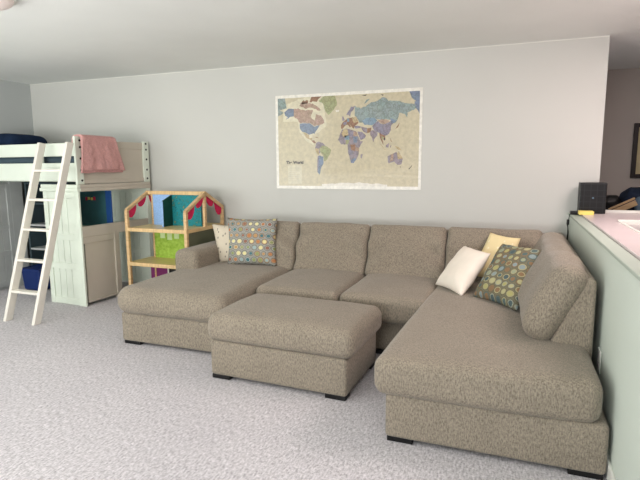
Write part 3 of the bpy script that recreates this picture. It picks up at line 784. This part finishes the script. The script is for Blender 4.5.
# ottoman
ot = thing('ottoman', 'rectangular taupe storage ottoman standing in the middle of the sofa', 'ottoman', (-1.34,3.07,0))
MB().rbox((-1.349,3.07,.145), (.965,.63,.24), .022, None, 3, 10).build('base', SF, ot, True)
MB().rbox((-1.336,3.065,.35), (1.03,.665,.178), .062, soft(.007, 31, .03), 5, 20).build('seat_cushion', SF, ot, True)
for x in (-1.825,-1.01):
    for y in (2.762,3.29): MB().b2((x,y,0), (x+.135,y+.085,.03), bev=.004).build('leg', M['leg'], ot)
ot.rotation_euler.z = math.radians(-2)

# ------------------------------------------------------------------ throw pillows
def throw(name, bl, br, tl, tr, thick, mat, label, seed, pull=.07, parent=None, back=0):
    bl, br, tl, tr = map(V, (bl, br, tl, tr)); c = (bl+br+tl+tr)/4
    ex = ((br-bl)+(tr-tl)).normalized(); ey = ((tl-bl)+(tr-br)); ey = (ey-ex*ey.dot(ex)).normalized(); ez = ex.cross(ey)
    loc = lambda p: V(((p-c).dot(ex), (p-c).dot(ey), 0))
    q = [loc(p) for p in (bl, br, tl, tr)]; n = 26; m = MB()
    def pt(u, v, sgn):
        a, b = 2*u-1, 2*v-1
        p = (q[0]*(1-u)+q[1]*u)*(1-v)+(q[2]*(1-u)+q[3]*u)*v
        cx, cy = (q[0]+q[2])/2*(1-u)+(q[1]+q[3])/2*u, (q[0]+q[1])/2*(1-v)+(q[2]+q[3])/2*v
        p = p+V((-(a)*abs(a)**2*pull*(1-b*b)*.5*(q[1]-q[0]).length*1, -(b)*abs(b)**2*pull*(1-a*a)*.5*(q[2]-q[0]).length, 0))
        h = thick/2*(max(0, 1-a**4)*max(0, 1-b**4))**.55*(1-.25*(a*a+b*b)/2)
        w = noise.noise(V((p.x*7+seed, p.y*7, sgn)))*.012*(max(0, 1-a*a)*max(0, 1-b*b))**.4
        w += .004*math.sin(9*math.atan2(b, a)+seed)*min(1, a*a+b*b)*max(0, 1-max(abs(a), abs(b))**6)
        return p+V((0, 0, sgn*(h+w)+.0015*sgn))
    for s in (1, -1): m.grid(lambda u, v: pt(u, v, s), n, n)
    bmesh.ops.remove_doubles(m.bm, verts=m.bm.verts, dist=.0035)
    ob = m.build(name, mat, None, True)
    ob.matrix_world = Matrix.Translation(c+ez*back) @ Matrix((ex, ey, ez)).transposed().to_4x4()
    return tag(ob, label, 'pillow', 'throw pillows on the sofa')
throw('throw_pillow', (-2.53,4.155,.47), (-2.04,4.23,.47), (-2.60,4.30,.91), (-2.095,4.375,.91), .14, M['dotL'], 'grey square pillow with rows of small spots at the left sofa corner', 1)
throw('throw_pillow', (-2.655,4.225,.47), (-2.36,4.24,.47), (-2.81,4.345,.84), (-2.43,4.37,.84), .13, M['sprig'], 'cream sprigged pillow tucked behind the grey spotted pillow by the sofa arm', 2)
throw('throw_pillow', (-.245,3.67,.485), (.06,3.36,.475), (-.05,4.02,.81), (.225,3.69,.845), .14, M['dotR'], 'brown pillow with large ringed teal and ochre spots leaning on right sofa cushion', 3)
throw('throw_pillow', (-.54,3.97,.475), (-.315,3.665,.475), (-.35,4.25,.755), (-.135,3.965,.745), .13, M['cream'], 'plain cream white pillow lying in front of the yellow pillow', 4)
throw('throw_pillow', (-.30,4.15,.52), (.0,4.0,.52), (-.165,4.36,.865), (.075,4.27,.825), .10, M['yellowcloth'], 'pale yellow printed pillow behind the cream pillow in sofa corner', 5)

# ------------------------------------------------------------------ light
def area(name, loc, target, size, power, color, sy=None, spread=180):
    l = bpy.data.lights.new(name, 'AREA'); l.energy = power; l.color = color; l.size = size; l.spread = math.radians(spread)
    if sy: l.shape = 'RECTANGLE'; l.size_y = sy
    o = bpy.data.objects.new(name, l); COL.objects.link(o); o.location = loc
    o.rotation_euler = (V(target)-V(loc)).to_track_quat('-Z', 'Y').to_euler(); return o
area('window_light_left', (-5.0,-1.0,1.7), (-3.7,4.4,1.4), 1.9, 19, (.93,1.0,.95), 1.5, 110)
area('window_light_rear', (-1.7,-2.8,1.6), (-3.9,4.8,1.25), 1.8, 8, (.95,1.0,.96), 1.5, 62)
area('window_light_near', (-.6,-2.6,1.3), (-.2,2.4,.1), 1.4, 5, (.84,.93,1.0), 1.2, 60)
area('added_down_fill', (-1.5,.2,2.42), (-1.5,.2001,0), 4.6, 14, (1.0,.97,.97), 3.0)  # unseen fill added below the ceiling to brighten floor and seat tops
area('added_up_fill', (-3.0,-.9,.9), (-3.0,-.05,3), 5.4, 200, (1.0,.995,.985), 1.6)  # unseen fill added to brighten the ceiling from below, stands for no fixture
area('kitchen_light', (1.25,3.3,2.36), (.9,3.3,1.0), .9, 42, (1.0,.84,.83), .9)
w = bpy.data.worlds.new('world'); SC.world = w; w.use_nodes = True
bg = w.node_tree.nodes['Background']; bg.inputs['Color'].default_value = (.90,.95,1.0,1); bg.inputs['Strength'].default_value = .25

# ------------------------------------------------------------------ camera
f, yaw, pitch, roll, H = 508.2, .36298, .14393, -.00583, 1.4
cy, sy_, cp, sp = math.cos(yaw), math.sin(yaw), math.cos(pitch), math.sin(pitch)
fw = V((-sy_*cp, cy*cp, -sp)); rt = V((cy, sy_, 0)); up = rt.cross(fw)
r2 = rt*math.cos(roll)+up*math.sin(roll); u2 = up*math.cos(roll)-rt*math.sin(roll)
cam = bpy.data.cameras.new('camera'); cam.sensor_width = 36; cam.lens = f/640*36; cam.clip_start = .02
co = bpy.data.objects.new('camera', cam); COL.objects.link(co)
co.matrix_world = Matrix.Translation((0,0,H)) @ Matrix((r2, u2, -fw)).transposed().to_4x4()
SC.camera = co
SC.view_settings.view_transform = 'Standard'; SC.view_settings.look = 'None'; SC.view_settings.exposure = .07
